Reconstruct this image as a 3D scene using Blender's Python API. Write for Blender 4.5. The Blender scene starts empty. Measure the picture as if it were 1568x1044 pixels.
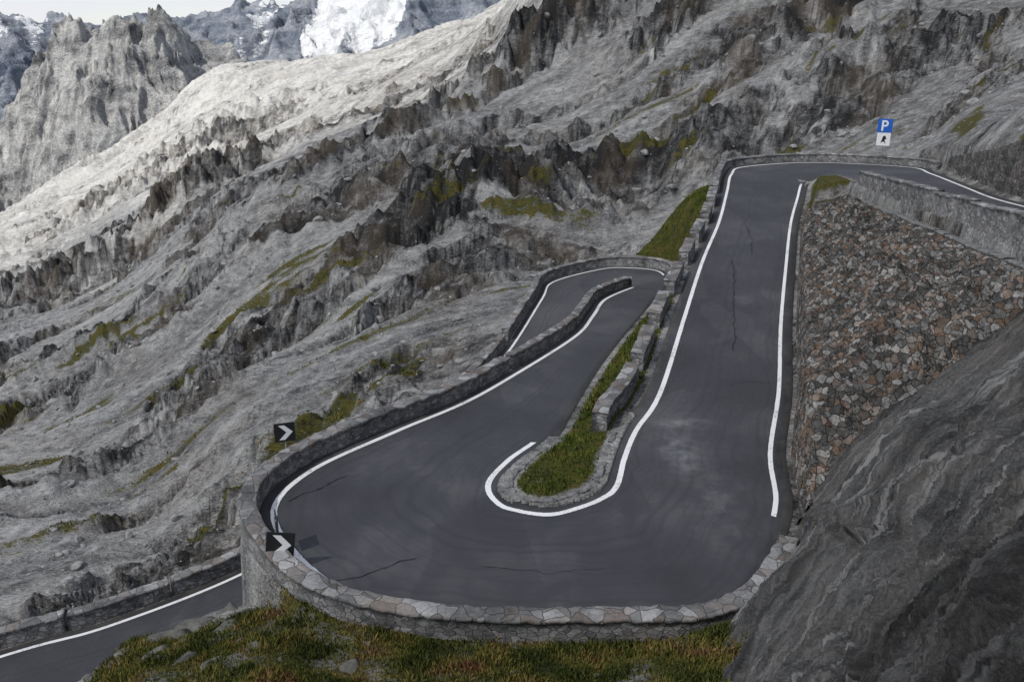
import bpy, bmesh, math, numpy as np
from mathutils import kdtree, Vector, Matrix
rng=np.random.default_rng(7)
scene=bpy.context.scene
COL=scene.collection
def sm(e0,e1,x):
    t=np.clip((x-e0)/(e1-e0),0,1); return t*t*(3-2*t)
# ---------------------------------------------------------------- noise
def _h(ix,iy,seed):
    n=(ix.astype(np.int64)*374761393+iy.astype(np.int64)*668265263+seed*974711).astype(np.uint64)&np.uint64(0xffffffff)
    n=((n^(n>>np.uint64(13)))*np.uint64(1274126177))&np.uint64(0xffffffff)
    n=n^(n>>np.uint64(16))
    return n.astype(np.float64)/4294967295.0
def perlin(x,y,seed=0):
    x=np.asarray(x,float); y=np.asarray(y,float)
    xi=np.floor(x); yi=np.floor(y); fx=x-xi; fy=y-yi
    u=fx*fx*fx*(fx*(fx*6-15)+10); v=fy*fy*fy*(fy*(fy*6-15)+10)
    def g(dx,dy):
        a=_h(xi+dx,yi+dy,seed)*6.2831853
        return np.cos(a)*(fx-dx)+np.sin(a)*(fy-dy)
    a=g(0,0)*(1-u)+g(1,0)*u; b=g(0,1)*(1-u)+g(1,1)*u
    return (a*(1-v)+b*v)*1.4
def fbm(x,y,o=4,seed=0,gain=.5):
    s=0;a=1
    for i in range(o):
        s=s+a*perlin(x,y,seed+i*17); x=x*2.03+11.3; y=y*2.03-7.1; a*=gain
    return s
def ridged(x,y,o=4,seed=0,gain=.5):
    s=0;a=1
    for i in range(o):
        n=1-np.abs(perlin(x,y,seed+i*31)); s=s+a*(n*n-.5); x=x*2.07+5.2; y=y*2.07+1.7; a*=gain
    return s
def worley(x,y,seed=0):
    """returns F1, F2, cell random"""
    xi=np.floor(x); yi=np.floor(y); f1=np.full(x.shape,9.); f2=np.full(x.shape,9.); cid=np.zeros(x.shape)
    for dx in (-1,0,1):
        for dy in (-1,0,1):
            cx=xi+dx; cy=yi+dy; px=cx+.1+.8*_h(cx,cy,seed); py=cy+.1+.8*_h(cx,cy,seed+5); d=np.hypot(px-x,py-y); r=_h(cx,cy,seed+9)
            c=d<f1; f2=np.where(c,f1,np.minimum(f2,d)); cid=np.where(c,r,cid); f1=np.where(c,d,f1)
    return f1,f2,cid
# ---------------------------------------------------------------- materials
class M:
    def __init__(s,name):
        s.m=bpy.data.materials.new(name); s.m.use_nodes=True; s.t=s.m.node_tree; s.t.nodes.clear()
        s.out=s.t.nodes.new("ShaderNodeOutputMaterial")
    def n(s,typ,props=None,**inp):
        nd=s.t.nodes.new(typ)
        for k,v in (props or {}).items(): setattr(nd,k,v)
        for k,v in inp.items():
            key=int(k[1:]) if k[0]=='i' and k[1:].isdigit() else k.replace('_',' ')
            s.set(nd.inputs[key],v)
        return nd
    def set(s,sock,v):
        if isinstance(v,bpy.types.NodeSocket): s.t.links.new(v,sock)
        elif isinstance(v,(tuple,list)) and len(v)==3 and sock.type=='RGBA': sock.default_value=(*v,1)
        else: sock.default_value=v
    def math(s,op,a,b=0.0,clamp=False):
        return s.n("ShaderNodeMath",{'operation':op,'use_clamp':clamp},i0=a,i1=b).outputs[0]
    def mix(s,f,a,b,mode='MIX'):
        nd=s.n("ShaderNodeMix",{'data_type':'RGBA','blend_type':mode})
        s.set(nd.inputs[0],f); s.set(nd.inputs[6],a); s.set(nd.inputs[7],b); return nd.outputs[2]
    def ramp(s,f,stops):
        nd=s.n("ShaderNodeValToRGB",i0=f); r=nd.color_ramp
        while len(r.elements)<len(stops): r.elements.new(.5)
        for e,(p,c) in zip(r.elements,stops):
            e.position=p; e.color=(c,c,c,1) if not isinstance(c,tuple) else (*c,1)
        return nd.outputs[0]
    def noise(s,vec,scale,detail=6,rough=.6,dist=0,o=0):
        return s.n("ShaderNodeTexNoise",Vector=vec,Scale=scale,Detail=detail,Roughness=rough,Distortion=dist).outputs[o]
    def map(s,vec,rot=(0,0,0),sc=(1,1,1)):
        return s.n("ShaderNodeMapping",Vector=vec,Rotation=rot,Scale=sc).outputs[0]
    def pos(s): return s.n("ShaderNodeNewGeometry").outputs['Position']
    def attr(s,name): return s.n("ShaderNodeAttribute",{'attribute_name':name})
    def finish(s,col,rough=.9,h=None,bs=.5,bd=.1,spec=.3):
        b=s.n("ShaderNodeBsdfPrincipled")
        s.set(b.inputs['Base Color'],col); s.set(b.inputs['Roughness'],rough); b.inputs['Specular IOR Level'].default_value=spec
        if h is not None:
            bp=s.n("ShaderNodeBump",Strength=bs,Distance=bd,Height=h); s.t.links.new(bp.outputs[0],b.inputs['Normal'])
        s.t.links.new(b.outputs[0],s.out.inputs[0]); return s.m

def terrain_mat(name,scale=1.0,far=False,haze_tint=0.0):
    m=M(name); p=m.pos()
    ps=m.map(p,rot=(0,math.radians(20),math.radians(-28)),sc=(.6/scale,1.25/scale,1.1/scale))
    n2=m.noise(ps,1.0,6,.76); n3=m.noise(ps,6.0,2,.75)
    alb=m.math('ADD',m.attr('alb').outputs['Fac'],m.math('ADD',m.math('MULTIPLY',m.math('SUBTRACT',n2,.5),1.0),m.math('MULTIPLY',m.math('SUBTRACT',n3,.5),.7)))
    rock=m.ramp(alb,[(.10,(.036,.036,.036)),(.32,(.130,.129,.127)),(.52,(.292,.289,.283)),(.82,(.60,.594,.575))])
    if not far: rock=m.mix(m.math('MULTIPLY',m.attr('brown').outputs['Fac'],.5),rock,m.mix(.45,rock,(.24,.18,.12)))
    col=rock
    if not far:
        g=m.math('ADD',m.attr('grass').outputs['Fac'],m.math('ADD',m.math('MULTIPLY',m.math('SUBTRACT',n3,.5),1.5),m.math('MULTIPLY',m.math('SUBTRACT',n2,.5),2.2)))
        gc=m.ramp(m.math('ADD',m.math('MULTIPLY',n2,.6),m.math('MULTIPLY',n3,.4)),[(.38,(.04,.048,.013)),(.48,(.08,.085,.022)),(.56,(.145,.122,.038)),(.66,(.13,.09,.045))])
        col=m.mix(m.ramp(g,[(.42,0),(.66,1)]),col,gc)
    else:
        s2=m.math('ADD',m.attr('snow').outputs['Fac'],m.math('MULTIPLY',m.math('SUBTRACT',n2,.5),.8))
        if haze_tint>0: col=m.mix(haze_tint,col,(.22,.29,.42))  # aerial haze painted into the far rock colour as a bluish tint
        col=m.mix(m.ramp(s2,[(.46,0),(.52,1)]),col,(.85,.87,.9))
    h=m.math('ADD',n2,m.math('MULTIPLY',n3,.3))
    return m.finish(col,.95,h,1.0,.8*scale,.1)

def masonry_mat(name,tint=(1,1,1),sc=2.6,mortar=.28,warm=.3,bd=.12,zs=1.5,lo=.075,mid=.19,hi=.38,es=1.0,wc=(.22,.125,.07)):
    m=M(name); p=m.pos()
    w=m.n("ShaderNodeVectorMath",{'operation':'ADD'},i0=p,i1=m.n("ShaderNodeVectorMath",{'operation':'SCALE'},i0=m.noise(p,2.2,2,.5,0,1),Scale=.28).outputs[0]).outputs[0]
    q=m.map(w,sc=(1,1,zs))
    v1=m.n("ShaderNodeTexVoronoi",Vector=q,Scale=sc); v2=m.n("ShaderNodeTexVoronoi",{'feature':'DISTANCE_TO_EDGE'},Vector=q,Scale=sc)
    sep=m.n("ShaderNodeSeparateColor",i0=v1.outputs[1])
    n=m.noise(p,9,4,.75); nb=m.noise(p,.7,5,.7)
    g=m.ramp(m.math('ADD',m.math('MULTIPLY',sep.outputs[0],.4),m.math('MULTIPLY',n,.6)),[(.2,tuple(lo*k for k in tint)),(.5,tuple(mid*k for k in tint)),(.8,tuple(hi*k for k in tint))])
    wm=m.ramp(m.math('ADD',sep.outputs[1],m.math('MULTIPLY',m.math('SUBTRACT',nb,.5),1.8)),[(.55,0),(.95,1)])
    g=m.mix(m.math('MULTIPLY',wm,warm),g,wc)
    e=m.ramp(v2.outputs[0],[(.0,0),(.03*es,.4),(.08*es,1)])
    col=m.mix(e,(mortar*.5,mortar*.49,mortar*.46),g)
    dirt=m.ramp(nb,[(.35,.36),(.6,1)])
    col=m.mix(.8,col,dirt,'MULTIPLY')
    h=m.math('ADD',m.math('MULTIPLY',e,.8),m.math('ADD',m.math('MULTIPLY',n,.8),m.math('MULTIPLY',sep.outputs[2],.4)))
    return m.finish(col,.9,h,.8,bd,.15)

def asphalt_mat():
    m=M("asphalt"); p=m.pos()
    n1=m.noise(p,.16,4,.6); n2=m.noise(p,1.3,6,.68); n3=m.noise(p,38,3,.8)
    f=m.math('ADD',m.math('MULTIPLY',n1,.7),m.math('MULTIPLY',n2,.3))
    c=m.ramp(f,[(.38,(.029,.0295,.035)),(.5,(.047,.0475,.055)),(.6,(.078,.078,.083))])
    vp=m.n("ShaderNodeTexVoronoi",{'distance':'CHEBYCHEV'},Vector=m.map(p,rot=(0,0,math.radians(-18)),sc=(.30,.13,0)),Scale=1.0,Randomness=.9)
    pr=m.n("ShaderNodeSeparateColor",i0=vp.outputs[1]).outputs[0]
    c=m.mix(m.ramp(pr,[(.70,0),(.705,.38)]),c,(.030,.030,.035))
    c=m.mix(m.ramp(pr,[(.12,.25),(.125,0)]),c,(.085,.085,.088))
    c=m.mix(m.ramp(n3,[(.5,0),(.72,.5)]),c,(.15,.15,.153))
    c=m.mix(m.ramp(n3,[(.3,.4),(.42,0)]),c,(.016,.016,.018))
    lat=m.attr('lat').outputs['Fac']
    edge=m.math('ABSOLUTE',m.math('SUBTRACT',lat,.5))
    ed=m.ramp(m.math('ADD',edge,m.math('MULTIPLY',m.math('SUBTRACT',n2,.5),.14)),[(.45,0),(.5,.6)])
    c=m.mix(ed,c,(.12,.112,.1))
    tr=m.n("ShaderNodeTexNoise",{'noise_dimensions':'1D'},W=m.math('ADD',m.math('MULTIPLY',lat,5.0),m.math('MULTIPLY',n1,1.6)),Detail=1.0).outputs[0]
    c=m.mix(m.ramp(tr,[(.46,0),(.72,.35)]),c,(.028,.028,.033))
    st=m.attr('stain').outputs['Fac']
    c=m.mix(m.math('MULTIPLY',m.math('MULTIPLY',st,m.ramp(n2,[(.4,.1),(.65,1)])),.5),c,(.34,.35,.36))
    h=m.math('ADD',m.math('MULTIPLY',n3,.4),n2)
    return m.finish(c,m.ramp(n2,[(.3,.6),(.7,.82)]),h,.3,.02,.4)
def paint_mat():
    m=M("white_road_paint"); p=m.pos(); n=m.noise(p,9,5,.8); n2=m.noise(p,.7,3,.5)
    c=m.mix(m.ramp(m.math('ADD',m.math('MULTIPLY',n,.7),m.math('MULTIPLY',n2,.3)),[(.53,0),(.64,.8)]),(.82,.82,.81),(.16,.16,.165))
    return m.finish(c,.7)
def plain(name,c,r=.6,var=.25,sc=6,bd=.01):
    m=M(name); n=m.noise(m.pos(),sc,5,.7)
    col=m.mix(m.ramp(n,[(.35,0),(.7,1)]),tuple(x*(1-var) for x in c),tuple(min(1,x*(1+var*.6)) for x in c))
    return m.finish(col,r,n,.4,bd)
def slab_mat(name,k=1.0):
    m=M(name); uv=m.n("ShaderNodeTexCoord").outputs['UV']; p=m.pos()
    w=m.n("ShaderNodeVectorMath",{'operation':'ADD'},i0=uv,i1=m.n("ShaderNodeVectorMath",{'operation':'SCALE'},i0=m.noise(p,.35,3,.5,0,1),Scale=.4).outputs[0]).outputs[0]
    st=m.noise(m.map(w,sc=(.12,1.6,1)),2.2,8,.78)
    st2=m.noise(m.map(w,sc=(.05,1.5,1)),2.0,6,.7)
    n=m.noise(p,11,5,.9); n0=m.noise(p,.6,5,.65)
    f=m.math('ADD',m.math('MULTIPLY',st,.45),m.math('ADD',m.math('MULTIPLY',n,.33),m.math('MULTIPLY',n0,.22)))
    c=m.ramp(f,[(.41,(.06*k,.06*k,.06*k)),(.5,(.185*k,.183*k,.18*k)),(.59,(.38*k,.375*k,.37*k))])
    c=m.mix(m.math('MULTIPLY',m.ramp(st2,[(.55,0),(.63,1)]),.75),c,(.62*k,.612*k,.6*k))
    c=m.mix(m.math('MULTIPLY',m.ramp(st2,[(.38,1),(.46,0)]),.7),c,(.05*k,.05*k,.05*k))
    c=m.mix(m.math('MULTIPLY',m.ramp(n0,[(.5,0),(.66,1)]),.35),c,(.15*k,.12*k,.085*k))
    h=m.math('ADD',m.math('MULTIPLY',st,1.2),m.math('ADD',m.math('MULTIPLY',st2,.5),m.math('MULTIPLY',n,.5)))
    return m.finish(c,.92,h,1.0,.28,.1)
def leaf_mat(name,g=0):
    m=M(name); a=m.attr('tint').outputs['Fac']
    if g: c=m.ramp(a,[(0,(.035,.06,.012)),(.4,(.07,.105,.02)),(.7,(.13,.15,.03)),(1,(.19,.17,.05))])
    else: c=m.ramp(a,[(0,(.045,.06,.018)),(.35,(.09,.105,.026)),(.6,(.17,.155,.04)),(.8,(.25,.185,.07)),(1,(.17,.085,.045))])
    return m.finish(c,.85,spec=.08)
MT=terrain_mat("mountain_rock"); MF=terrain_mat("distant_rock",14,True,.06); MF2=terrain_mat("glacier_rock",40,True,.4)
MW=masonry_mat("parapet_stone",sc=3.6,warm=.15,mortar=.26,lo=.11,mid=.25,hi=.44,zs=1.7,bd=.06,es=.7)
MC=masonry_mat("parapet_coping",sc=2.0,warm=.3,mortar=.26,lo=.11,mid=.25,hi=.5,zs=.5,bd=.05,es=.35)
MB=masonry_mat("rubble_masonry",tint=(1.0,.97,.93),sc=3.4,warm=.6,mortar=.13,bd=.14,zs=1.0,lo=.035,mid=.15,hi=.52,es=.8,wc=(.22,.128,.075))
MD=masonry_mat("dark_masonry",tint=(.8,.78,.75),sc=3.0,warm=.25,mortar=.12)
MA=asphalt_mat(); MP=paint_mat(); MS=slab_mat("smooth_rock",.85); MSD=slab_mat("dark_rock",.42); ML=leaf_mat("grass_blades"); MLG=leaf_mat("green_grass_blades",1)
MK=plain("kerb_concrete",(.22,.22,.215),.9,.6,6,.04)
MR=plain("loose_rock",(.32,.317,.31),.95,.5,2.5,.1); MRD=plain("mossy_rock",(.15,.148,.13),.95,.55,3,.1)
MSt=plain("galvanised_steel",(.3,.3,.31),.45,.2); MBk=plain("black_sign_face",(.02,.02,.022),.45,.2); MWh=plain("white_sign_face",(.78,.78,.78),.45,.05); MBl=plain("blue_sign_face",(.02,.12,.5),.4,.1); MCr=plain("bitumen_crack",(.012,.012,.013),.8,.3)

# ---------------------------------------------------------------- mesh helpers
def mesh(name,v,faces,mat,smooth=True,parent=None,attrs=None,mats=None,midx=None):
    me=bpy.data.meshes.new(name); v=np.asarray(v,np.float32).reshape(-1,3); faces=np.asarray(faces,np.int32)
    k=faces.shape[1]
    me.vertices.add(len(v)); me.vertices.foreach_set("co",v.ravel())
    me.loops.add(faces.size); me.loops.foreach_set("vertex_index",faces.ravel())
    me.polygons.add(len(faces)); me.polygons.foreach_set("loop_start",np.arange(0,faces.size,k,dtype=np.int32))
    me.update(calc_edges=True)
    if smooth: me.polygons.foreach_set("use_smooth",np.ones(len(faces),bool))
    for an,av in (attrs or {}).items():
        a=me.attributes.new(an,'FLOAT','POINT'); a.data.foreach_set("value",np.asarray(av,np.float32).ravel())
    me.materials.append(mat)
    for mm in (mats or []): me.materials.append(mm)
    if midx is not None: me.polygons.foreach_set("material_index",np.asarray(midx,np.int32))
    o=bpy.data.objects.new(name,me); COL.objects.link(o)
    if parent: o.parent=parent
    return o
def gridf(nr,nc,off=0):
    i=np.arange(nr-1)[:,None]*nc+np.arange(nc-1)[None,:]+off
    return np.stack([i,i+1,i+nc+1,i+nc],-1).reshape(-1,4)
def empty(name,loc=(0,0,0)):
    o=bpy.data.objects.new(name,None); o.location=loc; COL.objects.link(o); return o

# ---------------------------------------------------------------- road (world coordinates, metres): left edge xyz / right edge xy
R=np.array([
(-40,20,-10,-36,16),(-30,26,-9.2,-27.5,22),(-21,30.4,-8.3,-18.7,26.3),(-17.3,31.9,-8,-14.8,27.8),(-12.5,35.2,-7.6,-10,31.3),
(-9,39.3,-7,-5.7,36.2),(-6.2,44.2,-6.2,-2.8,41.2),(-3.4,50,-5.5,.9,48),(-.7,56.2,-4.7,3.6,54.5),(1.9,66.8,-4.2,5.5,62.5),
(3.1,71.4,-4,7.3,65.6),(7.6,74.2,-3.6,8.6,66.6),(10.2,73.5,-3.3,9.2,66.5),(12.5,71.5,-3.1,9.3,66.1),(12.4,67.2,-2.85,8.75,65.5),
(10.1,60.6,-2.4,6.2,61),(8.5,55.8,-2,4.9,56),(7,51.1,-1.5,3.4,50.5),(4.7,43.8,-.9,-.1,43),(2.9,37.3,-.4,-2.6,38),
(1.9,33.5,-.1,-5.3,34.3),(.5,31,0,-8.1,30.6),(-.2,29.3,0,-8.9,27.5),(0,28.3,0,-7.5,24.5),(.6,27.9,0,-5,22),
(1.3,27.8,0,-1.6,21),(2,28.1,0,2.2,20.9),(2.8,28.7,0,5.9,21.3),(3.3,29.5,0,8.3,24.2),(3.8,31.5,.05,9.9,27.5),
(4.6,34,.1,10.8,31.5),(6.1,37.3,.4,12.7,37.1),(8.7,46,1,14.9,44.7),(11.7,56,1.7,17.8,54),(14.7,65,2.4,21,64),
(17.3,74,3.1,23.5,70.8),(18.9,79.5,3.6,24.4,73.2),(21,83,3.8,24.9,74),(27.5,82.5,4.3,25.6,73.8),(34,76,4.8,26.2,71.5),
(33.6,70,5.1,25.9,67.5),(31.8,61,5.6,25.2,61),(29.3,52,6.4,24,51),(27.5,42,7.4,22.3,40),(25.5,30,8.6,20.3,29)],float)
def cr(P,t):
    t=np.asarray(t,float); n=len(P); i=np.clip(np.floor(t).astype(int),0,n-2); f=(t-i)[:,None]
    p=lambda k:P[np.clip(i+k,0,n-1)]
    return .5*(2*p(0)+(p(1)-p(-1))*f+(2*p(-1)-5*p(0)+4*p(1)-p(2))*f**2+(3*p(0)-p(-1)-3*p(1)+p(2))*f**3)
NT=len(R)-1
tt=np.linspace(0,NT,NT*22+1); E=cr(R,tt)
for _ in range(6): E[1:-1]=E[1:-1]*.5+(E[:-2]+E[2:])*.25
Lx,Rx=E[:,:2],E[:,3:5]; Z=E[:,2]
NS=13; s=np.linspace(0,1,NS)
RV=np.zeros((len(tt),NS,3)); RV[:,:,:2]=Lx[:,None]*(1-s)[None,:,None]+Rx[:,None]*s[None,:,None]; RV[:,:,2]=Z[:,None]
def edge_pt(t,side,off,dz=0,ruled=False):
    e=np.stack([np.interp(t,tt,E[:,k]) for k in range(5)],-1); l,r,z=e[:,:2],e[:,3:5],e[:,2]
    c=l if side=='L' else r; o=r if side=='L' else l
    d=np.gradient(c,axis=0); nrm=np.stack([-d[:,1],d[:,0]],-1); nrm/=np.maximum(np.linalg.norm(nrm,axis=1,keepdims=True),1e-6)
    sg=np.sign(((o-c)*nrm).sum(1)); med=1 if np.median(sg)>=0 else -1
    off=np.broadcast_to(off,z.shape)[:,None]
    if ruled:
        w=(o-c)/np.linalg.norm(o-c,axis=1,keepdims=True); q=c+w*off/np.clip((w*nrm*med).sum(1,keepdims=True),.45,1)
    else: q=c+nrm*med*off
    return np.concatenate([q,(z+dz)[:,None]],1)
def inset(i): 
    t=tt[i]; return 0 if t<11.5 else 1 if t<25 else 2 if t<37.6 else 3
sets=[[],[],[],[]]
for i in range(len(tt)):
    for j in range(NS): sets[inset(i)].append((i,j))
kds=[]
for S in sets:
    k=kdtree.KDTree(len(S))
    for n,(i,j) in enumerate(S): k.insert((RV[i,j,0],RV[i,j,1],0),n)
    k.balance(); kds.append(k)
def FL(t,side):
    if side==0:
        if t<11: return 1.5
        if t<13.5: return 3
        if t<35.3: return 10
        if t<38: return 1.5
        return 1.2
    if t<7.6: return 1.2
    if t<16.5: return 6
    if t<24: return .85
    if t<28.3: return 1.3
    if t<35.2: return .9
    if t<40.3: return 6
    return .9
# ---------------------------------------------------------------- base terrain: world points from image pixels at guessed depths, some set by hand
PTS=[(-5.6,16,1.7),(-1.3,16.5,1.3),(3.3,16.5,1.3),(-1.5,19.6,.1),(2.9,19.8,0),(-5.1,20,-.1),(-6.3,21.3,-.3),(-9.2,21.5,-1),(-11.5,20,-1.5),(-9.7,24.5,-2.1),(-11.9,23,-2.2),(-27.4,40,-13.3),
(-23.1,42,-13.5),(-18.9,46,-13.1),(-29.4,50,-15.1),(-48.2,75,-22.2),(-31.6,66,-17.6),(-17.2,52,-10.5),(-27,70,-13.4),(-16,60,-9.2),(-8.4,58,-6.4),(-85.3,140,-31),(-59.1,120,-24.3),(-35.7,95,-15.9),
(-20.2,78,-10.2),(-9.7,68,-6.8),(-4.2,64,-5.5),(-.2,70,-4.7),(2.2,80,-4.5),(7.3,84,-4.5),(13,80,-3.3),(-164,280,-45),(-115,210,-37.8),(-77.7,170,-27.5),(-90.5,230,-23.7),(-44,120,-14.7),
(-24,95,-8.3),(-11.7,84,-5.5),(-5.1,80,-4.5),(1.1,90,-2.2),(8.6,100,-2),(15.6,98,-1.7),(20.7,92,.1),(22.7,102,2.8),(-60.8,170,-14.6),(-30.8,125,-6.5),(-14.3,105,-2.9),(-6.1,98,-1.7),
(1.3,115,1.1),(10.2,122,2.8),(17.9,115,3.6),(24.6,108,4.3),(29,96,3.6),(34.4,92,4.4),(39.2,88,5.6),(41,80,9),(37,66,10.3),(-55.4,230,-8.8),(-19.9,150,-.2),(-7.9,130,2),
(-12.4,210,7.8),(1.9,165,9.6),(12.2,150,10.1),(20.5,135,10.7),(28.5,128,11),(35.1,120,11.3),(41.4,114,11.5),(46.8,108,11.8),(52.2,95,13.6),(14.4,180,20.8),(24.5,165,20.4),(32.6,150,20),
(41.5,145,19.9),(49.7,140,19.7),(57.2,135,19.6),(67.4,125,19.3),(28.9,200,36.3),(60.4,175,33.8),(78.7,150,31.2),(9.6,215,29.9),(-246,420,-73.8),(-215,430,-52),(-172,440,-30),(-154,430,-16),
(-132.6,420,-3),(-96.5,400,1),(-59.5,380,6),(-25.3,350,14),(-2.9,300,20),(-380,640,-148),(-326,640,-114),(-255,640,-80.6),(-206,640,-60),(-157,640,-50),(-99,620,-45),(-45.6,620,-30),
(-5.9,600,-20),(60.3,420,66),(190,400,64),(-56.4,70,-19.6),(-151,200,-43),(-29,33,-10.6),(45,60,9),(70,100,18.7),
(0,10,2),(0,5,3),(-6,8,2),(6,14,2.4),(6,8,5),(3,5,7.5),(-10,10,0),(12,20,4),(9,12,3.5),(12,24,3),(18,12,10),
(-15,29,-8.3),(-19,28,-8.5),(-12.5,33,-7.8),(-22,33,-9.6),(-14,38,-9.2),(-9,43,-8.4),(-5,50,-7.4),
(14.5,30,.3),(16,38,1.2),(18.5,45,2.2),(22,58,3.6),(28,66,4.8),(24.5,45,6.2),(22,32,7.4),(30,60,5.2),(27,40,6.8),(33.5,55,9.5),(30,38,11),(42,72,9.5),
(0,25,-.2),(8,35,.2),(12,50,1.2),(19,68,2.8),(26,78,4),(-6,28,-.3),(0,40,-.6),(6,56,-2),(8,69,-3.3),(-9.5,28.5,-4.5),(-7.5,34,-6),(-4,39,-5.5)]
P=np.array(PTS,float); PA=np.stack([P[:,0]/P[:,1]*2.2,np.log(P[:,1])],1); PK=(P[:,2]-16)/P[:,1]
def phi(r2): return np.sqrt(r2+.05**2)
n=len(P); A=np.zeros((n+3,n+3)); D=((PA[:,None]-PA[None])**2).sum(-1); A[:n,:n]=phi(D)-np.eye(n)*(-.004)
A[:n,n]=A[n,:n]=1; A[:n,n+1:]=PA; A[n+1:,:n]=PA.T
W=np.linalg.solve(A,np.concatenate([PK,[0,0,0]]))
def base(x,y):
    a=x/y*2.2; l=np.log(y); out=np.empty_like(a)
    for c in range(0,len(a),60000):
        aa=a[c:c+60000,None]; ll=l[c:c+60000,None]
        r2=(aa-PA[None,:,0])**2+(ll-PA[None,:,1])**2
        out[c:c+60000]=phi(r2)@W[:n]+W[n]+aa[:,0]*W[n+1]+ll[:,0]*W[n+2]
    return 16+out*y
# x, y, along, across, height, darkness
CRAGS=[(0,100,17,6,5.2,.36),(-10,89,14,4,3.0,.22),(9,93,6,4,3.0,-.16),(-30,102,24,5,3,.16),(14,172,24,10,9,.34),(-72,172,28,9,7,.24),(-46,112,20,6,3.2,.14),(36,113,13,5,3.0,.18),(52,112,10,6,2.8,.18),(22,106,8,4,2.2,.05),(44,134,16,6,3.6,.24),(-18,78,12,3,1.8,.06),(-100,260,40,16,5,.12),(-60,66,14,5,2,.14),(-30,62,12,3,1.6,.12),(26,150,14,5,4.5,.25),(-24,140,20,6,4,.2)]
def ground(x,y):
    x=np.asarray(x,float).ravel(); y=np.asarray(y,float).ravel()
    h=base(x,y); N=len(x)
    wsum=np.full(N,.02); zsum=h*.02; inside=np.zeros(N,bool); dmin=np.full(N,99.); zin=np.zeros(N); med=np.zeros(N)
    near=np.where((x>-45)&(x<46)&(y>12)&(y<95))[0]
    for i in near:
        c=(x[i],y[i],0)
        for k,kd in enumerate(kds):
            co,idx,d=kd.find(c)
            if d>12: continue
            ii,j=sets[k][idx]; t=tt[ii]
            if d<dmin[i]: dmin[i]=d
            if 0<j<NS-1 and d<1.2: inside[i]=True; zin[i]=Z[ii]; continue
            F=FL(t,0 if j<NS/2 else 1)
            if d<F:
                w=(1-d/F)**2/(d+.12)**2; wsum[i]+=w; zs=Z[ii]
                if j==0 and 20<t<30.5: zs+=.12
                zsum[i]+=w*zs
                if j==0 and 14<t<35.3: med[i]=max(med[i],1-d/12)
                if j==NS-1 and 35.2<t<40.3: med[i]=max(med[i],.8)
    road_h=zsum/wsum
    warpx=fbm(x/40,y/40,3,5)*9; warpy=fbm(x/40+9,y/40-4,3,8)*9
    xx=x+warpx; yy=y+warpy
    p=xx*.88+yy*.47; q=-xx*.47+yy*.88
    rm=fbm(p/34,q/12,5,21)*1.25-.10; bump=0; dk=0
    for cx,cy,rp,rq,am,da in CRAGS:
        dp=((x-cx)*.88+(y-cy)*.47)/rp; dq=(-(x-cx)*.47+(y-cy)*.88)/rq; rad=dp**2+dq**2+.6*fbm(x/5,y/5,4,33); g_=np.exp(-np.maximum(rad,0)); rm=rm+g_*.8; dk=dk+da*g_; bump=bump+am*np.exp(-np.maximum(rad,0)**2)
    rock=sm(-.05,.3,rm)*(1-.6*sm(180,320,y))
    fine=sm(330,110,y); mid=sm(400,200,y)
    r=ridged(p/26,q/10,5,3,.46)*2.0*(.3+.7*rock)*(1-.5*sm(200,330,y))+fbm(p/8,q/4,4,40,.58)*.95*rock+fbm(x/2.4,y/2.0,4,60,.6)*.24*(.3+rock)*fine+ridged(p/5.5,q/2.2,4,77,.55)*.34*rock*fine
    for per,am,sd in ((4.6,.75,90),(1.7,.5,95)):
        lv=(h+r*.6+q*.5+fbm(x/(per*2),y/(per*2),4,sd)*per*.9)/per; fr=lv-np.floor(lv); r=r+rock*am*(sm(.6,.93,fr)-fr)*per*.55*(mid if per>3 else fine)
    r=r+bump*(.6+.4*fbm(x/4,y/4,4,123,.55))
    bigm=sm(160,300,y); r=r*np.where(y>90,1+(y-90)/500,1.0)+bigm*(ridged(p/85,q/42,5,15,.40)*7-2)
    att=sm(1.0,9,dmin)*sm(17,40,np.hypot(x*.6,y))
    hh=road_h+r*att+fbm(x/1.3,y/1.3,3,99)*.09*sm(.4,1.5,dmin)*fine
    hh=np.where(dmin<.36,np.minimum(hh,road_h-.04),hh)
    hh=np.where(inside,zin-.3,hh)
    gn=fbm(p/18,q/2.6,4,200)*.8+.45*fbm(x/14,y/14,3,210)
    g=sm(.22,.62,gn-.0014*np.abs(y-60))*sm(190,110,y)*.75
    for cx,cy,rp,rq in ((-7,92,5,1.2),(0,104,4,1),(-32,80,8,1.1),(-12,66,10,.7),(-9,60,8,.5),(20,103,3,1),(-16,112,5,.9),(-30,50,5,1.6),(52,84,6,1.2),(-22,72,9,.7),(3,96,3,.8),(-26,60,7,.8)):
        g=np.maximum(g,.7*np.exp(-((((x-cx)*.88+(y-cy)*.47)/rp)**2+((-(x-cx)*.47+(y-cy)*.88)/rq)**2)))
    bottom=sm(24,22,y)*sm(8,5,x)*sm(-14,-12,x)
    g=np.maximum(g*sm(0,2,dmin),bottom*(.75+.4*fbm(x/2,y/2,3,222)))
    g=np.where(med>0,np.maximum(g,.95*sm(.15,.6,dmin)),g)
    g=np.where(inside,0,g)
    lod=np.clip(y/110,1,4)
    n4=fbm(p/(3.2*lod),q/(1.0*lod),5,500,.62); c1=1-np.abs(perlin(p/(4.5*lod)+fbm(x/3,y/3,2,9)*.3,q/(1.5*lod),510)); c2=1-np.abs(perlin(p/(1.6*lod),q/(1.3*lod)+n4*.5,511)); c3=1-np.abs(perlin(x/(2.2*lod)+n4*.4,y/(3.5*lod),512))
    ck=1-.6*sm(.92,.99,c1)-.4*sm(.94,.99,c2)-.3*sm(.95,.99,c3)
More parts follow.
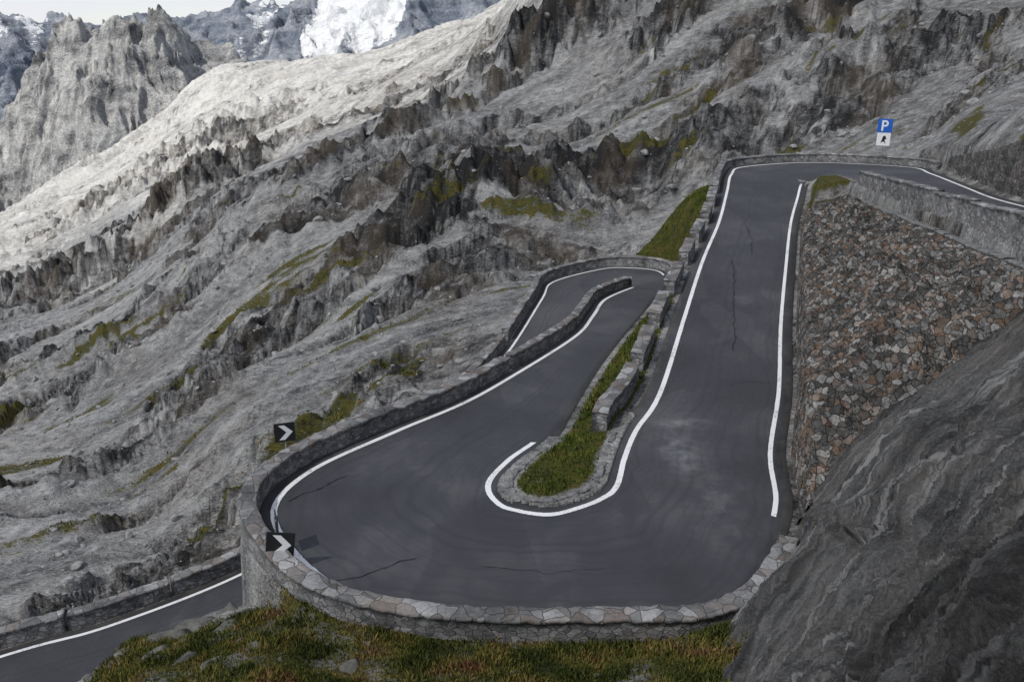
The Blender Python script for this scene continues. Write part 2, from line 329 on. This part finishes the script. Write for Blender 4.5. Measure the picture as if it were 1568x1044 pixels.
    rockalb=(.44+.31*n4+.18*fbm(x/12,y/12,4,520))*np.maximum(ck,.1)-dk
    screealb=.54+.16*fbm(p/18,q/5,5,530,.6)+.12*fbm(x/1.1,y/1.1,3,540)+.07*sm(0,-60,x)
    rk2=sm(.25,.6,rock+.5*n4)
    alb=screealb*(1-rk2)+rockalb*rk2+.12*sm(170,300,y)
    return hh,g,rock,dmin,sm(-.1,.6,fbm(x/9,y/9,4,400))*(.4+.6*rock),alb
# ---------------------------------------------------------------- ground sheet
NA,NY=1250,1100
a=np.linspace(-1.0,1.1,NA); ly=np.linspace(math.log(4),math.log(720),NY)
AA,LL=np.meshgrid(a,ly); YY=np.exp(LL); XX=AA*YY
hh,gg,rr,dd,br,al=ground(XX,YY)
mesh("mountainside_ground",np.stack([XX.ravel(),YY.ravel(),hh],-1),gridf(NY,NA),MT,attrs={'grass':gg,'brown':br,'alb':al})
def gz(x,y):
    fa=(x/y-a[0])/(a[1]-a[0]); fl=(np.log(y)-ly[0])/(ly[1]-ly[0]); i=np.clip(fl.astype(int),0,NY-2); j=np.clip(fa.astype(int),0,NA-2); u=fa-j; v=fl-i
    H=hh.reshape(NY,NA)
    return H[i,j]*(1-u)*(1-v)+H[i,j+1]*u*(1-v)+H[i+1,j]*(1-u)*v+H[i+1,j+1]*u*v,i*NA+j
# ---------------------------------------------------------------- far mountains
def far(name,sky,x0,x1,y0,y1,yc,slope,nx,ny,mat,amp,wl,seed,snowf,drop,ab=.54):
    xs=np.linspace(x0,x1,nx); ys=np.linspace(y0,y1,ny); X,Y=np.meshgrid(xs,ys); X=X.ravel(); Y=Y.ravel()
    sky=np.array(sky,float); top=np.interp(X/Y*yc,sky[:,0],sky[:,1])-drop
    wob=fbm(X/(wl*2),X*0+3,3,seed)*wl*.5
    d=np.abs(Y-yc-wob)
    wx=X+fbm(X/wl,Y/wl,3,4)*wl*.3; wy=Y+fbm(X/wl+5,Y/wl,3,6)*wl*.3
    rg=ridged(wx/(wl*.7),wy/(wl*1.3),8,seed,.56)
    h=top-slope*d*np.where(Y>yc,.7,1)+amp*rg*(.7+.3*sm(0,wl*.9,d))
    st=h/(amp*.55)+fbm(X/wl,Y/wl,3,7); h=h+amp*.16*(sm(.5,.95,st-np.floor(st))-(st-np.floor(st)))
    alb=ab+.15*fbm(wx/(wl*.2),wy/(wl*.3),6,seed+9,.6)+.1*fbm(X/wl,Y/wl,3,seed+4)-.22*sm(.05,-.5,fbm(wx/(wl*.35),h/(wl*.12),4,seed+14))
    mesh(name,np.stack([X,Y,h],-1),gridf(ny,nx),mat,attrs={'snow':snowf(X,Y,h),'alb':alb})
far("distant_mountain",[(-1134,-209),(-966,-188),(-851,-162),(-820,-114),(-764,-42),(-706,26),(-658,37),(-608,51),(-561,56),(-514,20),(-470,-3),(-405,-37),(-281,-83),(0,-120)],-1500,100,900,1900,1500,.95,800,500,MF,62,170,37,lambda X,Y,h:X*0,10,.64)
def snow4(X,Y,h):
    s=sm(-850,-760,X)*sm(-380,-450,X)*sm(3400,3600,Y)*1.2
    s=np.maximum(s,sm(-1150,-1050,X)*sm(-900,-980,X)*.6); s=np.maximum(s,sm(-1850,-2000,X)*.6)
    s=np.maximum(s,sm(-330,-200,X)*.42)
    return s*(.8+.35*fbm(X/160,Y/160,4,8))
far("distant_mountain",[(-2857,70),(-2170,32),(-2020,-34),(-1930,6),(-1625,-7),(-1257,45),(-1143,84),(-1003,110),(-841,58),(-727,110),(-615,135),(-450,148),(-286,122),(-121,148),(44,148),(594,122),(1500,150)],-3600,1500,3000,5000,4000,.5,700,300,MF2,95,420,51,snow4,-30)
# ---------------------------------------------------------------- road objects
road=empty("mountain_road")
lat=np.tile(s,(len(tt),1))
V=np.concatenate([RV[:,:1]-[0,0,.35],RV,RV[:,-1:]-[0,0,.35]],1); lat2=np.concatenate([lat[:,:1],lat,lat[:,-1:]],1)
gx,gy=V[:,:,0],V[:,:,1]
def blob(cx,cy,rx,ry): return np.exp(-(((gx-cx)/rx)**2+((gy-cy)/ry)**2))
st=blob(6.6,31.8,.6,1.6)+.8*blob(7.2,34.3,1.0,.35)+.6*blob(11.5,72.8,1.5,.5)+.4*blob(7.4,28.5,.5,2.0)+.4*blob(13.2,49,.4,1)
mesh("asphalt_surface",V,gridf(len(tt),NS+2),MA,parent=road,attrs={'lat':lat2,'stain':np.clip(st,0,1)},smooth=False)
def line(name,side,t0,t1,off,w,dz=.012,mat=MP):
    t=tt[(tt>=t0)&(tt<=t1)]; p=edge_pt(t,side,off,dz,True); q=edge_pt(t,side,off+w,dz,True)
    jt=fbm(t*9,t*0,2,3)[:,None]*.015; q[:,:2]+=jt; p[:,:2]+=fbm(t*8,t*0+5,2,3)[:,None]*.012
    mesh(name,np.stack([p,q],1),gridf(len(t),2),mat,parent=road)
line("edge_line","L",0,13.4,.35,.17); line("edge_line","R",14.1,24.35,.4,.22); line("edge_line","R",28.7,36.2,.5,.18)
line("edge_line","L",20.2,43.9,.55,.21)
def crack(pts,w=.035,seed=0):
    pts=np.array(pts,float); L=np.r_[0,np.cumsum(np.linalg.norm(np.diff(pts,axis=0),axis=1))]; u=np.arange(0,L[-1],.12)
    x=np.interp(u,L,pts[:,0])+fbm(u*1.1,u*0+seed,3,seed)*.14; y=np.interp(u,L,pts[:,1])+fbm(u*1.1,u*0+seed+5,3,seed)*.14
    z=[]
    for xx,yy in zip(x,y):
        b=min((kd.find((xx,yy,0)) + (k,) for k,kd in enumerate(kds)),key=lambda r:r[2]); z.append(Z[sets[b[3]][b[1]][0]]+.02)
    z=np.convolve(np.pad(z,6,'edge'),np.ones(13)/13,'valid')
    d=np.gradient(np.stack([x,y],1),axis=0); nn=np.stack([-d[:,1],d[:,0]],1)/np.linalg.norm(d,axis=1,keepdims=True)
    ww=(w*(.4+np.abs(fbm(u*2,u*0,2,seed+3))*1.5))[:,None]; p=np.stack([x,y],1)
    mesh("crack",np.stack([np.c_[p-nn*ww,z],np.c_[p+nn*ww,z]],1),gridf(len(u),2),MCr,parent=road)
crack([(14.3,56),(13.5,52),(12.3,47),(11.6,43.5),(11,41.5)],.026,1); crack([(-5.8,23),(-4.6,23.4),(-3.6,24.2),(-3,24.4)],.022,2); crack([(-8,28),(-6.9,29.2),(-6.2,30)],.02,3)
crack([(17.2,65),(16.6,60),(15.8,57)],.018,4); crack([(10.3,38),(10.9,38.2),(12.0,38.1)],.012,7); crack([(-1,24),(1,23.6),(3,23.8)],.010,8)
# ---------------------------------------------------------------- walls
def wall(name,path,thick,h,depth,mat,seg=3.0,gap=.03,hvar=.05,parent=None,jit=1.0,capm=None):
    path=np.asarray(path,float); L=np.r_[0,np.cumsum(np.linalg.norm(np.diff(path[:,:2],axis=0),axis=1))]
    VV=[];FF=[];MI=[];off=0; u0=0;k=0
    while u0<L[-1]-.3:
        sl=seg*(.85+.3*rng.random()); u1=min(u0+sl,L[-1]); 
        if L[-1]-u1<.5: u1=L[-1]
        u=np.linspace(u0,u1-gap,max(3,int((u1-u0)/.14)+1)); c=np.stack([np.interp(u,L,path[:,i]) for i in range(3)],1)
        d=np.gradient(c[:,:2],axis=0); d/=np.linalg.norm(d,axis=1,keepdims=True); nn=np.stack([-d[:,1],d[:,0]],1)
        H=h+(rng.random()-.5)*2*hvar; T=thick/2
        nz=max(2,int((H+min(depth,3))/.2)); zz=np.r_[[-depth] if depth>3 else [],np.linspace(-min(depth,3),H-.12,nz)]
        ov=.03
        prof=[(-T,z) for z in zz]+[(-T-ov,H-.11),(-T-ov,H-.02),(-T,H)]+[(-T*.4,H+.005),(T*.4,H+.005)]+[(T,H),(T+ov,H-.02),(T+ov,H-.11)]+[(T,z) for z in zz[::-1]]
        prof=np.array(prof); m=len(prof)
        X=c[:,None,0]+nn[:,None,0]*prof[None,:,0]; Y=c[:,None,1]+nn[:,None,1]*prof[None,:,0]; ZZ=c[:,None,2]+prof[None,:,1]
        j1=fbm((X+Y)*2.3,ZZ*3.1,4,k+5,.6)*.045*jit; j2=fbm(X*1.6,Y*1.6+ZZ*.3,4,k+9,.65)*.045*jit
        X=X+nn[:,None,0]*j1; Y=Y+nn[:,None,1]*j1; ZZ=ZZ+j2*(prof[None,:,1]>0)
        v=np.stack([X,Y,ZZ],-1); nu=len(u); VV.append(v.reshape(-1,3)); FF.append(gridf(nu,m,off))
        mi=np.zeros(m-1,int); a0=len(zz); mi[a0-1:a0+7]=1; MI.append(np.tile(mi,nu-1))
        for r in (0,nu-1):
            b=off+r*m
            qd=[[b+i,b+i+1,b+m-2-i,b+m-1-i] for i in range(m//2-1 if m%2==0 else m//2)]
            FF.append(np.array(qd)); MI.append(np.zeros(len(qd),int))
        off+=nu*m; u0=u1;k+=1
    return mesh(name,np.concatenate(VV),np.concatenate(FF),mat,smooth=False,parent=parent,mats=[capm or mat],midx=np.concatenate(MI))
ar=lambda a,b:np.arange(a,b,.05)
wall("stone_parapet",edge_pt(ar(.2,8.2),'L',-.35),.45,.75,2.5,MW,4.5,.12,capm=MC)
wall("stone_parapet",edge_pt(ar(8.2,13.9),'L',-.35),.45,.8,3,MW,30,capm=MC)
wall("stone_parapet",edge_pt(ar(9.5,18.0),'R',-.28),.45,.75,4.5,MW,3.2,.1,capm=MC)
wall("stone_parapet",edge_pt(ar(18.0,28.2),'R',-.32),.55,.75,9.5,MW,60,.02,.0,capm=MC)
tb=[(29.75,31.15),(31.27,31.68),(31.84,32.2),(32.36,32.73),(32.9,33.23),(33.4,33.73),(33.9,34.23),(34.4,34.75)]
for i,(t0,t1) in enumerate(tb):
    t=np.arange(t0,t1,.02)
    wall("stone_barrier_block",edge_pt(t,'L',-np.interp(t,[29.7,30.2,32,33,34],[.75,.9,.75,.45,.35])),.62,.85,1.3,MW,20,.0,.04,jit=.7,capm=MC)
wall("stone_parapet",edge_pt(ar(34.85,39.6),'L',-.35),.5,.75,3,MW,30,capm=MC)
wall("stone_parapet",edge_pt(ar(40.6,43.95),'R',-.35),.5,.95,1.8,MW,3.0,.16,.07,capm=MC)
t=ar(39.7,43.95); pth=edge_pt(t,'L',-.6)
def tallwall(name,p,tops,mat):
    nz=40; n_=len(p); d=np.gradient(p[:,:2],axis=0); d/=np.linalg.norm(d,axis=1,keepdims=True); nn=np.stack([-d[:,1],d[:,0]],1)
    f=np.linspace(0,1,nz); Zs=p[:,2:3]-.6+(tops[:,None]+.6)*f[None]
    sgn=1 if (nn[:,0].mean()>0) else -1
    o=(f*.35)[None]+fbm((p[:,0]+p[:,1])[:,None]*1.5,Zs*1.5,3,4)*.1
    X=p[:,0:1]+nn[:,0:1]*o*sgn; Y=p[:,1:2]+nn[:,1:2]*o*sgn; V=np.stack([X,Y,Zs],-1)
    top=V[:,-1:]+np.stack([nn[:,0]*.6*sgn,nn[:,1]*.6*sgn,nn[:,0]*0+.03],-1)[:,None]; bot=top-[0,0,6]
    V=np.concatenate([V,top,bot],1); return mesh(name,V,gridf(n_,nz+2),mat,smooth=False)
tallwall("retaining_wall",pth,np.interp(t,[39.7,42,44],[1.1,3.9,5.5]),MD)
# rubble masonry slope between right carriageway and upper leg, every stone modelled in relief
ys=np.linspace(26.4,67,640)
bx=edge_pt(ar(28,35.4),'R',-.2); bb=np.interp(ys,bx[:,1],bx[:,0]); bz=np.interp(ys,bx[:,1],bx[:,2])
ux=edge_pt(np.arange(43.95,40.2,-.05),'R',-.9); tx=np.interp(ys,ux[:,1],ux[:,0]); tz=np.interp(ys,ux[:,1],ux[:,2])-1.0
tz=np.where(ys>63,tz-(ys-63)*.35,tz)
hf=.22+.78*sm(26,31.5,ys)
NSL=230; f=np.linspace(0,1,NSL)
prof=.40*sm(0,.045,f)+.60*f**.85
X=bb[:,None]+(tx-bb)[:,None]*f[None]; Yg=np.repeat(ys[:,None],NSL,1); ZZ=bz[:,None]-.1+(tz-bz+.1)[:,None]*prof[None]*hf[:,None]
wgt=np.clip(np.sin(np.pi*np.clip(f*1.02,0,1)),0,1)[None]**.5
arc=np.sqrt(np.gradient(X,axis=1)**2+np.gradient(ZZ,axis=1)**2).cumsum(1)
wu=Yg*2.3+fbm(Yg*.9,arc*.9,3,3)*.5; wv=arc*2.6+fbm(Yg*.9+7,arc*.9,3,4)*.5
f1,f2,cid=worley(wu,wv,5); rel=sm(0,.22,f2-f1)*(.05+.22*cid)+fbm(Yg*3,arc*3,3,8)*.04
ZZ=ZZ+(fbm(X/2.6,Yg/2.6,4,12)*.65+ridged(X*.5,Yg*.35,4,14,.6)*.45+rel*.8)*wgt; X=X-(rel*.7+fbm(Yg*.8,ZZ*.8,3,19)*.10)*np.clip(wgt*2,0,1)
led=np.stack([tx+.25,ys,tz+.05],-1)[:,None]; led2=np.stack([tx+.95,ys,tz-.02],-1)[:,None]
Vm=np.concatenate([np.stack([X,Yg,ZZ],-1),led,led2],1)
mesh("rubble_retaining_wall",Vm,gridf(len(ys),NSL+2),MB,smooth=False)
cp=np.stack([tx+.15,ys,tz-.12],-1)[(ys>30)]
wall("wall_ledge",cp,.7,.2,.4,MK,1.6,.03,.03)
kp=edge_pt(np.arange(20.6,30.3,.04),'L',-.1)
wall("island_kerb",kp,.2,.10,.3,MK,1.1,.05,.04,jit=1.6)
# ---------------------------------------------------------------- foreground rock slabs
def catm_grid(rows,nu,nv):
    G=np.array(rows,float); nr,nc=G.shape[:2]
    A=np.stack([cr(G[i],np.linspace(0,nc-1,nu)) for i in range(nr)],0)
    return np.stack([cr(A[:,j],np.linspace(0,nr-1,nv)) for j in range(nu)],1)
Bq=[(4.93,19,-.6),(6.05,20.8,.34),(9.47,26,.03),(10.1,26.5,.7),(11.5,26,3.6),(12.9,25.5,5.5),(15.2,25,7.8),(17.3,25,9.6)]
Mq=[(4.65,14,3.76),(5.9,15,4.5),(7.7,16.5,5.26),(8.6,17.5,5.8),(9.95,18.5,6.6),(11.3,19,7.36),(12.8,19,8.7),(14.3,19,9.9)]
Iq=[(3.7,8.5,8.4),(4.8,9.5,8.3),(5.9,10.5,8.6),(6.7,11,8.8),(7.55,11.5,9.3),(8.5,12,9.7),(9.4,12,10.4),(10.7,12,11)]
Kq=[(3.6,4,8.6),(4.6,5,8.6),(5.6,6,8.9),(6.6,6.5,9.1),(7.6,7,9.5),(8.8,7.5,9.9),(10,7.5,10.6),(11.3,7.5,11)]
Sk=[(x+d,y+e,z-g) for (x,y,z),(d,e,g) in zip(Bq,[(-.5,.5,1.5),(-.4,.5,1.5),(.1,.5,1.0),(.6,1.3,1.2),(.8,2.5,1.8),(1.2,2.8,2),(1.5,3,2.3),(1.5,3,2.5)])]
def slab(name,rows,nu,nv,mat,amp,seed,su=14,sv=16):
    G=catm_grid(rows,nu,nv); U,Vv=np.meshgrid(np.linspace(0,su,nu),np.linspace(0,sv,nv))
    du=np.gradient(G,axis=1); dv=np.gradient(G,axis=0); nr=np.cross(du,dv); nr/=np.maximum(np.linalg.norm(nr,axis=-1,keepdims=True),1e-9); nr*=np.sign(nr[...,2:3]+1e-9)
    w=fbm(U*.3,Vv*.3,3,seed)*1.0
    lv=(Vv+w)*.55+fbm(U*.15,Vv*.8,3,seed+6)*.6; fr=lv-np.floor(lv)
    d=fbm(U*.2,(Vv+w)*.5,3,seed+1,.5)*amp*.6+(sm(.8,.95,fr)-fr)*amp*1.2+ridged(U*.25,(Vv+w)*1.5,6,seed+2,.62)*amp*.32+fbm(U*2,Vv*3,5,seed+3,.75)*amp*.14
    G=G+nr*d[...,None]
    o=mesh(name,G,gridf(nv,nu),mat)
    uv=o.data.uv_layers.new(name="UVMap"); idx=np.empty(len(o.data.loops),np.int32); o.data.loops.foreach_get("vertex_index",idx)
    q=np.stack([U.ravel(),Vv.ravel()],1)[idx]; uv.data.foreach_set("uv",q.ravel().astype(np.float32)); return o
slab("rock_slab",[Sk,Bq,Mq,Iq,Kq],520,600,MS,.36,300)
E1=[(2.6,6.2,9.6),(2.95,6.5,10.3),(3.4,6.8,10.7),(3.9,7,11.2),(4.37,7.2,11.45),(5,7.4,11.9),(6.2,7.6,12.6)]
E2=[(2.5,4.8,11),(2.8,5,11.5),(3.1,5.2,11.8),(3.4,5.4,11.93),(3.8,5.6,12.07),(4.5,5.8,12.5),(5.6,6,13.2)]
E3=[(2.7,3.2,12),(2.9,3.5,12.3),(3.1,3.6,12.5),(3.5,3.8,12.8),(4,4,13),(4.8,4.2,13.4),(6,4.4,14)]
E0=[(x-.1,y+.25,z-2.2) for x,y,z in E1]
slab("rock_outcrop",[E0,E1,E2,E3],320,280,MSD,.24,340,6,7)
# ---------------------------------------------------------------- loose rocks
bm=bmesh.new(); bmesh.ops.create_icosphere(bm,subdivisions=2,radius=1); iv=np.array([v.co[:] for v in bm.verts]); itf=np.array([[v.index for v in f.verts] for f in bm.faces]); bm.free()
def rocks(name,x,y,size,mat,sink=.25,flat=1.0):
    z,_=gz(x,y); N=len(x); v=np.repeat(iv[None],N,0)
    for _k in range(6):
        nn=rng.normal(size=(N,3)); nn/=np.linalg.norm(nn,axis=1,keepdims=True); dd_=.35+.3*rng.random(N)
        pr=(v*nn[:,None]).sum(-1); ex=np.maximum(pr-dd_[:,None],0); v=v-ex[...,None]*nn[:,None]
    v=v*(1+.10*(rng.random((N,len(iv),1))-.5)); sc=np.stack([.9+rng.random(N)*.9,.8+rng.random(N)*.6,(.6+rng.random(N)*.5)*flat],1)
    v=v*sc[:,None]*size[:,None,None]; an=rng.random(N)*6.28; c,s_=np.cos(an)[:,None],np.sin(an)[:,None]
    X=v[...,0]*c-v[...,1]*s_; Y=v[...,0]*s_+v[...,1]*c
    V=np.stack([X+x[:,None],Y+y[:,None],v[...,2]+(z+size*sink)[:,None]],-1)
    F=(itf[None]+(np.arange(N)*len(iv))[:,None,None]).reshape(-1,3)
    mesh(name,V,F,mat,smooth=False)
N=9000; y=np.exp(rng.uniform(math.log(38),math.log(170),N)); x=rng.uniform(-.62,.65,N)*y
_,ix=gz(x,y); ok=(dd[ix]>2.5)&(rng.random(N)<.35+.65*(1-rr[ix])); x,y=x[ok],y[ok]; size=np.clip(rng.pareto(2.6,len(x))*.08+.05,0,.45)*np.clip(y/70,.8,1.6)
rocks("scattered_rocks",x,y,size,MR,.1)
N=320; y=rng.uniform(17.5,24.5,N); x=rng.uniform(-14,7,N); _,ix=gz(x,y); ok=(dd[ix]>.9)&(dd[ix]<50); x,y=x[ok],y[ok]; rocks("scattered_rocks",x,y,np.clip(rng.pareto(2.5,len(x))*.05+.03,0,.24),MRD,.02)
x=np.array([-8.4,-9.7,-10.6,-11.4,-9.0,-7.2,-10.2,-9.2,-8.0]); y=np.array([21.9,22.9,22.3,21.6,23.9,22.3,21.0,20.2,19.4]); rocks("boulders",x,y,np.array([.4,.7,.6,.55,.55,.35,.35,.5,.3]),MRD,-.18,.55)
# ---------------------------------------------------------------- grass
def tufts(name,x,y,hgt,wd,seed,mat=ML):
    z,ix=gz(x,y); ok=rng.random(len(x))<np.clip(gg[ix]*1.6-.4,0,1); ok&=dd[ix]>.3; x,y,z=x[ok],y[ok],z[ok]; N=len(x)
    cl=fbm(x/1.4,y/1.4,3,seed); h=hgt*(.4+.9*rng.random(N))*(1+1.0*cl).clip(.35,2.2); an=rng.random(N)*6.28; le=(rng.random((N,2))-.5)*h[:,None]*1.1
    w=wd*(.6+.8*rng.random(N)); dx,dy=np.cos(an)*w,np.sin(an)*w
    V=np.stack([np.stack([x-dx,y-dy,z-.03],-1),np.stack([x+dx,y+dy,z-.03],-1),np.stack([x+dx*.6+le[:,0]*.4,y+dy*.6+le[:,1]*.4,z+h*.6],-1),np.stack([x+le[:,0],y+le[:,1],z+h],-1)],1)
    F=np.arange(N*4).reshape(N,4); tint=np.clip(.44+.65*fbm(x/1.6,y/1.6,4,seed+3)+.4*(rng.random(N)-.5),0,1)
    mesh(name,V,F,mat,smooth=False,attrs={'tint':np.repeat(tint,4)})
N=120000; tufts("foreground_grass",rng.uniform(-14,7,N),rng.uniform(14.5,24,N),.15,.02,11)
N=110000; yy=rng.uniform(28,76,N); tufts("median_grass",yy*.24-6+rng.uniform(-5,6,N),yy,.12,.03,31,MLG)
N=60000; yy=np.exp(rng.uniform(math.log(36),math.log(120),N)); tufts("hillside_grass",yy*rng.uniform(-.6,.3,N),yy,.16,.06,51)
# ---------------------------------------------------------------- signs
def box(name,c,sz,mat,parent,bev=.004):
    bm=bmesh.new(); bmesh.ops.create_cube(bm,size=1)
    for v in bm.verts: v.co=Vector((v.co.x*sz[0]+c[0],v.co.y*sz[1]+c[1],v.co.z*sz[2]+c[2]))
    bmesh.ops.bevel(bm,geom=bm.edges[:],offset=bev,segments=2,affect='EDGES'); me=bpy.data.meshes.new(name); bm.to_mesh(me); bm.free(); me.materials.append(mat)
    o=bpy.data.objects.new(name,me); COL.objects.link(o); o.parent=parent; return o
def poly(name,pts,y,mat,parent):
    bm=bmesh.new(); vs=[bm.verts.new((p[0],y,p[1])) for p in pts]; bm.faces.new(vs); me=bpy.data.meshes.new(name); bm.to_mesh(me); bm.free(); me.materials.append(mat)
    o=bpy.data.objects.new(name,me); COL.objects.link(o); o.parent=parent; return o
def cyl(name,c,r,h,mat,parent):
    bm=bmesh.new(); bmesh.ops.create_cone(bm,segments=16,radius1=r,radius2=r,depth=h,cap_ends=True,matrix=Matrix.Translation(c)); me=bpy.data.meshes.new(name); bm.to_mesh(me); bm.free(); me.materials.append(mat)
    o=bpy.data.objects.new(name,me); COL.objects.link(o); o.parent=parent; return o
def chevron(loc,rz,size,post,tilt=0):
    e=empty("chevron_sign",loc); e.rotation_euler=(0,tilt,rz); S=size/2
    box("board",(0,0,0),(size,.03,size),MBk,e)
    a_=.68*S; poly("arrow",[(-a_*.85,a_*1.15),(-.0*S,a_*1.15),(a_*1.15,0),(-.0*S,-a_*1.15),(-a_*.85,-a_*1.15),(a_*.25,0)],-.019,MWh,e)
    cyl("post",(0,.05,-S-post/2+S*1.2),.03,post+S*1.2,MSt,e); box("bracket",(0,.03,.2*size),(.2,.04,.05),MSt,e)
chevron((-7.15,23.7,.95),math.radians(8),.86,1.4,math.radians(8))
chevron((-7.5,24.7,1.1),math.radians(112),.66,1.4)
chevron((-8.75,31,1.3),math.radians(18),.78,1.6)
e=empty("parking_sign",(32.6,79.3,7.3)); e.rotation_euler=(0,0,math.radians(-20))
box("blue_panel",(0,0,.55),(1.2,.04,1.15),MBl,e); box("white_panel",(0,0,-.62),(1.1,.04,1.1),MWh,e); cyl("post",(0,.06,-1.4),.045,4.6,MSt,e)
poly("letter_p_stem",[(-.28,.1),(-.12,.1),(-.12,1.0),(-.28,1.0)],-.025,MWh,e)
ar1=[(math.cos(t_)*.27+.0,math.sin(t_)*.27+.73) for t_ in np.linspace(math.pi/2,-math.pi/2,14)]; ar2=[(math.cos(t_)*.12,math.sin(t_)*.12+.73) for t_ in np.linspace(-math.pi/2,math.pi/2,14)]
poly("letter_p_bowl",[(-.12,1.0)]+ar1+[(-.12,.46),(-.12,.61)]+ar2+[(-.12,.85)],-.027,MWh,e)
poly("pictogram",[(-.2,-.95),(-.05,-.35),(.12,-.3),(.25,-.6),(.1,-.65),(.22,-1.0),(0,-.8)],-.025,MBk,e)
# ---------------------------------------------------------------- cloud (translucent bank high overhead)
def cloud(name,cx,cy,z,rx,ry,seed,cover,trans):
    nn=60; u=np.linspace(-1,1,nn); X,Y=np.meshgrid(u,u); r=np.sqrt(X**2+Y**2)
    V=np.stack([X*rx,Y*ry,(1-r**2)*30+fbm(X*4,Y*4,4,seed)*18],-1)
    dens=np.clip(1.15-r,0,1)+fbm(X*rx/140,Y*ry/140,5,seed)*.55
    m=M(name+"_vapour"); d=m.attr('dens').outputs['Fac']
    mask=m.ramp(d,[(cover,0),(cover+.18,1)])
    tr=m.n("ShaderNodeBsdfTransparent"); tl=m.n("ShaderNodeBsdfTranslucent"); tl.inputs[0].default_value=(.92,.93,.95,1)
    mx=m.n("ShaderNodeMixShader",i0=m.math('MULTIPLY',mask,1-trans)); m.t.links.new(tr.outputs[0],mx.inputs[1]); m.t.links.new(tl.outputs[0],mx.inputs[2]); m.t.links.new(mx.outputs[0],m.out.inputs[0])
    o=mesh(name,V,gridf(nn,nn),m.m,attrs={'dens':np.clip(dens,0,1)}); o.location=(cx,cy,z)
SD=Vector((-.50,-.38,.68)).normalized()
def above(x,y,z,H): k=(H-z)/SD.z; return x+SD.x*k,y+SD.y*k,H
c=above(30,78,0,650); cloud("cloud",*c,275,230,3,.40,.40)
# ---------------------------------------------------------------- light, world, camera
sun=bpy.data.lights.new("sun","SUN"); sun.energy=4.9; sun.angle=math.radians(.53); sun.color=(1,.95,.87); so=bpy.data.objects.new("sun",sun); COL.objects.link(so); so.rotation_euler=SD.to_track_quat('Z','Y').to_euler()
w=bpy.data.worlds.new("World"); scene.world=w; w.use_nodes=True; T=w.node_tree; T.nodes.clear()
sky=T.nodes.new("ShaderNodeTexSky"); sky.sky_type='NISHITA'; sky.sun_disc=False; sky.sun_elevation=math.asin(SD.z); sky.sun_rotation=math.atan2(SD.x,SD.y); sky.altitude=2400
tc=T.nodes.new("ShaderNodeTexCoord"); mp=T.nodes.new("ShaderNodeMapping"); mp.inputs['Scale'].default_value=(1,1,3.5); nz=T.nodes.new("ShaderNodeTexNoise"); nz.inputs['Scale'].default_value=3; nz.inputs['Detail'].default_value=6; nz.inputs['Roughness'].default_value=.6
rp=T.nodes.new("ShaderNodeValToRGB"); rp.color_ramp.elements[0].position=.38; rp.color_ramp.elements[1].position=.62
mx=T.nodes.new("ShaderNodeMix"); mx.data_type='RGBA'; mx.inputs[7].default_value=(6.2,6.3,6.6,1)
bg=T.nodes.new("ShaderNodeBackground"); bg.inputs[1].default_value=.135; ow=T.nodes.new("ShaderNodeOutputWorld")
T.links.new(tc.outputs['Generated'],mp.inputs[0]); T.links.new(mp.outputs[0],nz.inputs['Vector']); T.links.new(nz.outputs[0],rp.inputs[0]); T.links.new(rp.outputs[0],mx.inputs[0]); T.links.new(sky.outputs[0],mx.inputs[6]); T.links.new(mx.outputs[2],bg.inputs[0]); T.links.new(bg.outputs[0],ow.inputs[0])
cd=bpy.data.cameras.new("camera"); cam=bpy.data.objects.new("camera",cd); COL.objects.link(cam); scene.camera=cam
cam.location=(0,0,16); cam.rotation_euler=(math.radians(70.5),0,0); cd.sensor_width=36; cd.lens=31.18; cd.clip_start=.2; cd.clip_end=20000
scene.view_settings.view_transform='Standard'; scene.view_settings.look='None'; scene.view_settings.exposure=0
